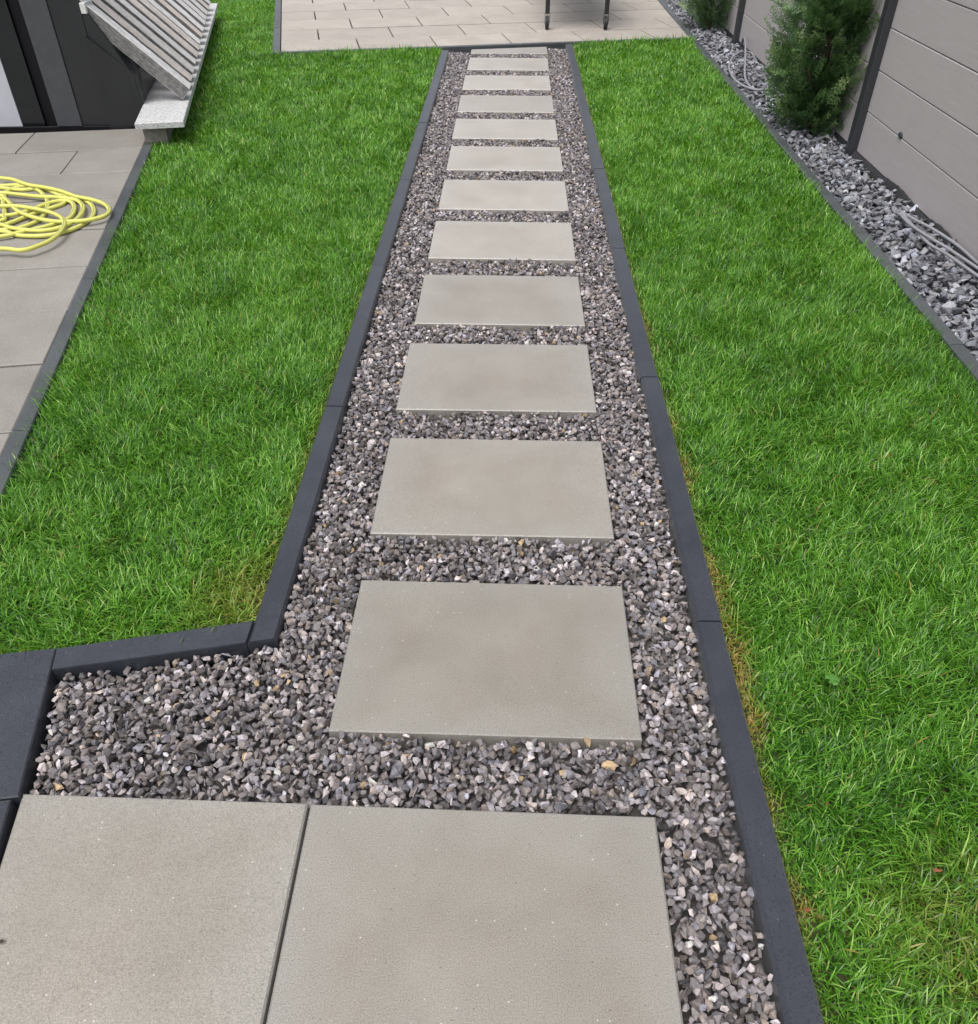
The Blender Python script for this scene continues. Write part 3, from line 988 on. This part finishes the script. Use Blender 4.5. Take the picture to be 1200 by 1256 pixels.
# ------------------------------------------------------------------ cables and the hose
def cable(pts, z, rad, name, parent, m):
    P = [ground(px, py, z) + Vector((0, 0, dz)) for px, py, dz in pts]
    V, F = tube(smooth_path(P, 7), rad, 8)
    return link(name, mesh(name, V, F, m, True), parent)
root = empty('cable_loop', tuple(ground(915, 95, 0)))
root.location = (0, 0, 0)
tag(root, 'grey cable lying in a loop on the slate by the far fence post', 'cable')
cable([(926, 68, -.02), (922, 65, 0), (909.4, 66.3, .02), (899, 71.9, .015), (894.2, 83.3, .01), (900, 96.9, .008), (912.5, 106.7, .008), (931.3, 112.1, .012), (958.3, 108.8, .0), (968, 107, -.03)], .012, .0095, 'cable', root, M_PIPE)
cable([(910, 52, -.02), (910.8, 54.6, .06), (912, 66, .10), (912.8, 82, .06), (913.8, 98, .02), (922, 108.3, .0), (930, 113, -.02)], .014, .0095, 'cable', root, M_PIPE)
cable([(903, 91, 0), (909, 89.5, .006), (914, 92, .004), (917, 99, -.01)], .006, .008, 'cable', root, M_RUBBER)
root = empty('cable_bundle')
tag(root, 'three grey cables lying together on the slate at the fence foot', 'cable')
cable([(1101, 257, -.02), (1104, 259, .0), (1120.3, 272.3, .016), (1144.2, 286.6, .022), (1175, 305.7, .016), (1202, 328, .012), (1240, 352, .01)], .016, .0080, 'cable', root, M_PIPE)
cable([(1101, 258, -.02), (1103.5, 262, .0), (1115.5, 277, .010), (1139.4, 293.8, .012), (1163, 308, .012), (1201, 333, .010), (1240, 360, .01)], .014, .0080, 'cable', root, M_PIPE)
cable([(1104, 262, .012), (1122, 279, .0), (1139, 297.5, -.002), (1161, 313.5, .008), (1182, 328.3, .008), (1201, 341, .006), (1240, 368, .01)], .010, .0080, 'cable', root, M_PIPE)

STR = [
    ([(0, 210), (120, 225), (270, 275), (400, 295), (560, 330), (700, 380), (850, 410), (960, 450), (1005, 505), (970, 555), (880, 585), (760, 605), (620, 612), (500, 610), (380, 590), (260, 555), (160, 510), (100, 450), (45, 395), (0, 372)], .034),
    ([(0, 283), (150, 277), (300, 278), (430, 312), (530, 358), (640, 385), (780, 420), (850, 470), (862, 540), (800, 612), (700, 668), (580, 710), (450, 738), (300, 745), (150, 735), (0, 700)], .013),
    ([(0, 350), (150, 360), (350, 380), (550, 390), (700, 412), (762, 475), (740, 550), (660, 620), (550, 668), (400, 695), (250, 690), (100, 668), (0, 640)], .028),
    ([(0, 390), (60, 335), (150, 302), (260, 290), (370, 335), (435, 420), (430, 500), (370, 590), (270, 640), (150, 675), (0, 690)], .013),
    ([(0, 470), (150, 470), (300, 490), (450, 522), (560, 570), (592, 635), (550, 712), (470, 780), (350, 835), (200, 875), (0, 860)], .040),
    ([(0, 560), (150, 542), (300, 500), (420, 450), (560, 420), (645, 425), (685, 480), (660, 555), (600, 598), (480, 640), (350, 675), (200, 708), (0, 750)], .020),
    ([(0, 400), (30, 440), (42, 500), (40, 560), (0, 605)], .020),
    ([(0, 645), (100, 622), (250, 562), (400, 510), (540, 465), (590, 440), (600, 400), (540, 365), (430, 320), (330, 310), (200, 320), (0, 300)], .013),
]
P = []
for k, (pts, z) in enumerate(STR):
    W = [ground(a / 7.5, 190 + b / 7.5, z) for a, b in pts]
    if P:                                                  # the part of the coil that lies outside the picture
        a, b = P[-1], W[0]
        m_ = (a + b) / 2
        reach = .30 + .10 * (k % 3)
        hd = (b - a); 
        lt_ = Vector((-.98, -.18, 0))
        P += [a + lt_ * reach * .55 + hd * .02, m_ + lt_ * reach + Vector((0, 0, .0)), b + lt_ * reach * .55 - hd * .02]
    P += W
hose_path = smooth_path(P, 6)
V, F = tube(hose_path, .0118, 10)
me = mesh('garden_hose', V, F, M_HOSE, True)
me.materials.append(M_STRIPE)
for p in me.polygons:
    if p.index % 10 in (2,) and p.index < len(hose_path) * 10 - 10: p.material_index = 1
hose = link('garden_hose', me)
tag(hose, 'pale yellow garden hose lying in loose coils on the side patio', 'hose')

# ------------------------------------------------------------------ dark house corner with the granite ledge and sloping slats
fd = Vector((.99683, .07952)); fn = Vector((.07952, -.99683))      # along the front, out of the front
FB = Vector((-2.735, 6.313))
def fp(s_, o_): v = FB + fd * s_ + fn * o_; return (v.x, v.y)
house = empty('house', (FB.x, FB.y, 0))
tag(house, 'dark house corner with black panels at the end of the side patio', 'house')
def fbox(name, s0, s1, o0, o1, z0, z1, m):
    poly = [fp(s0, o0), fp(s1, o0), fp(s1, o1), fp(s0, o1)]
    q = [(x - FB.x, y - FB.y) for x, y in poly]
    return link(name, prism(name, q, z0, z1, m, .003), house)
fbox('wall', -3.9, -.19, -.165, -.045, -.05, 2.6, M_BLACK)
fbox('plinth', -3.9, -.02, -.04, .002, -.05, .012, M_RECESS)
fbox('pale_panel', -1.9, -.825, -.042, -.004, .015, 2.6, M_PALEPANEL)
fbox('glass_panel', -.822, -.665, -.043, -.012, .015, 2.6, M_GLASS)
fbox('dark_recess', -.662, -.575, -.044, -.032, .015, 2.6, M_RECESS)
fbox('pilaster', -.572, -.397, -.043, .004, .015, 2.6, M_GREYPANEL)
fbox('black_panel', -.394, -.19, -.042, -.006, .015, 2.6, M_BLACK)
# low black body under the slats: its profile stays below their slope
def profile_prism(name, prof, a0, a1, m):
    V = []
    for al in (a0, a1):
        for ac, z in prof:
            x, y = hp(al, ac); V.append((x - FB.x, y - FB.y, z))
    n = len(prof)
    F = [list(range(n)), [2 * n - 1 - i for i in range(n)]]
    for i in range(n):
        j = (i + 1) % n
        F.append([i, n + i, n + j, j])
    me = mesh(name, V, F, m)
    b = bmesh.new(); b.from_mesh(me); bmesh.ops.recalc_face_normals(b, faces=list(b.faces)); b.to_mesh(me); b.free()
    return link(name, me, house)
profile_prism('side_wall', [(1.235, -.05), (1.235, .34), (1.50, .585), (1.50, -.05)], 6.76, 11.2, M_BLACK)
prof = [(-.187, .012), (.055, .012), (.055, .33), (-.150, .715), (-.187, .715)]
V = [(*fp(a, -.009), z) for a, z in prof] + [(*fp(a, -.16), z) for a, z in prof]
V = [(x - FB.x, y - FB.y, z) for x, y, z in V]
link('side_panel', mesh('side_panel', V, [[0, 1, 2, 3, 4], [9, 8, 7, 6, 5]] + [[(k + 1) % 5, k, k + 5, (k + 1) % 5 + 5] for k in range(5)], M_BLACK), house)
fbox('cap', -.187, -.152, -.158, -.004, .7175, .78, M_CAP)

ledge = empty('granite_ledge', (*hp(6.25, .91), 0))
tag(ledge, 'grey speckled granite ledge under the sloping timber slats', 'ledge')
LB = Vector(hp(6.25, .91))
def led(al, ac): x, y = hp(al, ac); return (x - LB.x, y - LB.y)
def lr(al): return .909 + .0158 * (al - 6.24)
for a, b in ((6.245, 9.30), (9.306, 11.37)):
    link('granite_slab', prism('granite_slab', [led(a, lr(a)), led(b, lr(b)), led(b, lr(b) + .318), led(a, lr(a) + .318)], .112, .15, M_GRANITE, .004), ledge)
link('support_wall', prism('support_wall', [led(6.33, 1.05), led(11.3, 1.13), led(11.3, 1.25), led(6.33, 1.20)], -.11, .1115, plain('ledge_mortar', (.23, .21, .19), .9, .2, 0, .3, 50, .5), .002), ledge)

screen = empty('timber_screen', (*hp(6.9, .95), .15))
SB = Vector(hp(6.9, .95))
tag(screen, 'weathered grey timber slats sloping up from the granite ledge', 'slatted screen')
SA = math.radians(44)
along3 = Vector((EX.x, EX.y, 0)); slope3 = Vector((EL.x * math.cos(SA), EL.y * math.cos(SA), math.sin(SA))); thick3 = slope3.cross(along3)
if thick3.z < 0: thick3 = -thick3
SLATS = [6.87, 7.17, 7.44, 7.76, 8.05, 8.33, 8.64, 8.95, 9.26, 9.57, 9.88, 10.2, 10.52, 10.84]
def slat_mesh(seed, wd, dp):
    r = random.Random(seed); b = bmesh.new(); n = 26; L = 1.62
    rings = []
    for i in range(n):
        u = L * i / (n - 1)
        ring = []
        for (tt, aa) in ((0, 0), (dp, 0.0), (dp, wd), (0, wd)):
            k = .0013 if 0 < i < n - 1 else .0006
            ring.append(b.verts.new((u, aa + r.uniform(-k, k), tt + r.uniform(-k, k))))
        rings.append(ring)
    for i in range(n - 1):
        for k in range(4):
            j = (k + 1) % 4
            b.faces.new((rings[i][k], rings[i][j], rings[i + 1][j], rings[i + 1][k]))
    b.faces.new(rings[0][::-1]); b.faces.new(rings[-1])
    bmesh.ops.recalc_face_normals(b, faces=list(b.faces))
    ed = [e for e in b.edges if len(e.link_faces) == 2 and e.calc_face_angle(0) > .8]
    bmesh.ops.bevel(b, geom=ed, offset=.005, segments=1, affect='EDGES')
    me = bpy.data.meshes.new('slat'); b.to_mesh(me); b.free(); me.materials.append(M_WOOD); me.materials.append(M_SAWN_SHADED)
    for p in me.polygons:
        if abs(p.normal.y) > .8: p.material_index = 1  # side faces take the darkened timber, their shade is in its colour
    return me
for i, al in enumerate(SLATS):
    wd = random.uniform(.14, .175); dp = .10 if i == 0 else random.uniform(.082, .095)
    ac = .945 + .03 * (al - 6.9)
    o = link('slat', slat_mesh(50 + i, wd, dp), screen)
    x, y = hp(al - .06, ac + .018)
    R3 = Matrix((slope3, along3, thick3)).transposed().to_4x4()
    lift = dp * 0
    R3.translation = Vector((x - SB.x, y - SB.y, .002 + lift + random.uniform(0, .004)))
    tilt = Matrix.Rotation(random.uniform(-.006, .006), 4, 'Z')
    o.matrix_local = R3 @ tilt
# the two rails behind the slats that hold them together
for u in (.55, 1.35):
    c0 = Vector((*hp(6.82, 1.0), .152)) + slope3 * u - thick3 * .034
    V = []
    for al in (0, 4.15):
        for du, dt in ((0, 0), (.06, 0), (.06, .03), (0, .03)):
            p = c0 + along3 * al + slope3 * du + thick3 * dt + Vector((EL.x, EL.y, 0)) * (.03 * al) 
            V.append((p.x - SB.x, p.y - SB.y, p.z - .15))
    link('rail', mesh('rail', V, [[0, 1, 2, 3], [7, 6, 5, 4], [0, 4, 5, 1], [1, 5, 6, 2], [2, 6, 7, 3], [3, 7, 4, 0]], M_WOOD), screen)

# ------------------------------------------------------------------ wheeled garden table on the back patio
table = empty('garden_table', (.68, 10.34, 0))
tag(table, 'black legged wheeled garden table standing on the pale back patio', 'table')
def castor(x, y, spin):
    leg = link('leg', box_me('leg', x - .024, x + .024, y - .02, y + .02, .155, .84, M_TABLE, .005), table)
    fk = bmesh.new()
    for sx in (-1, 1):
        for z0, z1, y0, y1 in ((.055, .15, -.018, .018),):
            r = bmesh.ops.create_cube(fk, size=1)
            for v in r['verts']:
                v.co = Vector((x + sx * .026 + v.co.x * .004, y + v.co.y * .036, (z0 + z1) / 2 + v.co.z * (z1 - z0)))
    r = bmesh.ops.create_cube(fk, size=1)
    for v in r['verts']: v.co = Vector((x + v.co.x * .056, y + v.co.y * .036, .1525 + v.co.z * .005))
    me = bpy.data.meshes.new('fork'); fk.to_mesh(me); fk.free(); me.materials.append(M_TABLE)
    link('fork', me, leg)
    for nm, rad, hw, m in (('tyre', .066, .019, M_RUBBER), ('hub', .040, .0215, M_HUB)):
        b = bmesh.new()
        bmesh.ops.create_cone(b, cap_ends=True, segments=24, radius1=rad, radius2=rad, depth=2 * hw)
        ed = [e for e in b.edges if e.calc_face_angle(0) > 1.0]
        bmesh.ops.bevel(b, geom=ed, offset=hw * .45 if nm == 'tyre' else .003, segments=2, affect='EDGES')
        for v in b.verts: v.co = Vector((x + v.co.z, y + v.co.x, .066 + v.co.y))
        me = bpy.data.meshes.new(nm); b.to_mesh(me); b.free(); me.materials.append(m)
        link(nm, me, leg)
for x, y in ((-.322, 0.0), (.322, .01), (-.322, 2.35), (.322, 2.36)):
    castor(x, y, 0)
link('tabletop', box_me('tabletop', -.46, .46, -.10, 2.46, .865, .905, M_WOOD, .006), table)
link('apron', box_me('apron', -.352, .352, .012, .048, .78, .845, M_TABLE, .004), table)
link('apron', box_me('apron', -.352, .352, 2.31, 2.346, .78, .845, M_TABLE, .004), table)
link('apron', box_me('apron', -.36, .36, -.06, 2.42, .846, .864, M_TABLE, .003), table)

# ------------------------------------------------------------------ small leaves
def leaf_thing(name, px, py, z, size, m, lab, cat, seed, lobes=1):
    r = random.Random(seed); c = ground(px, py, z)
    V, F = [], []
    for l in range(lobes):
        a0 = r.uniform(0, 6.28) if lobes == 1 else l * 2.094 + .4
        k = len(V); n = 10
        ctr = Vector((math.cos(a0), math.sin(a0), 0)) * size * (.55 if lobes > 1 else 0)
        V.append(ctr + Vector((0, 0, .006)))
        for i in range(n):
            a = 2 * math.pi * i / n
            rad = size * (.62 if lobes > 1 else .8) * (1 + .18 * math.sin(2 * a + seed))
            V.append(ctr + Vector((math.cos(a) * rad, math.sin(a) * rad * (1 if lobes > 1 else .55), r.uniform(-.004, .006))))
        F += [[k, k + 1 + i, k + 1 + (i + 1) % n] for i in range(n)]
    o = link(name, mesh(name, V, F, m, True), None, tuple(c))
    return tag(o, lab, cat)
leaf_thing('fallen_leaf', 990, 1116, .0, .009, M_DEAD, 'small rust red leaf scrap against the outer edge of the right kerb', 'leaf', 1)
leaf_thing('fallen_leaf', 1150, 1068, .016, .010, M_DEAD, 'small reddish brown leaf lying in the right lawn away from the kerb', 'leaf', 2)
leaf_thing('clover_weed', 1022, 834, .022, .016, M_CLOVER, 'bright green three lobed weed leaf in the right lawn', 'weed', 3, 3)
leaf_thing('fallen_leaf', 2, 1156, .004, .008, M_CRUMB, 'dark brown leaf scrap at the edge of the left big slab', 'leaf', 5)

# ------------------------------------------------------------------ bring everything from slab units to metres
SCL = Matrix.Scale(UNIT, 4)
for me in bpy.data.meshes:
    me.transform(SCL)
for o in bpy.data.objects:
    if o.type in {'MESH', 'EMPTY'}:
        o.location = o.location * UNIT
print('gravel', N_GRAVEL, 'blades', nL, nR, 'tris', sum(len(m.polygons) for m in bpy.data.meshes))
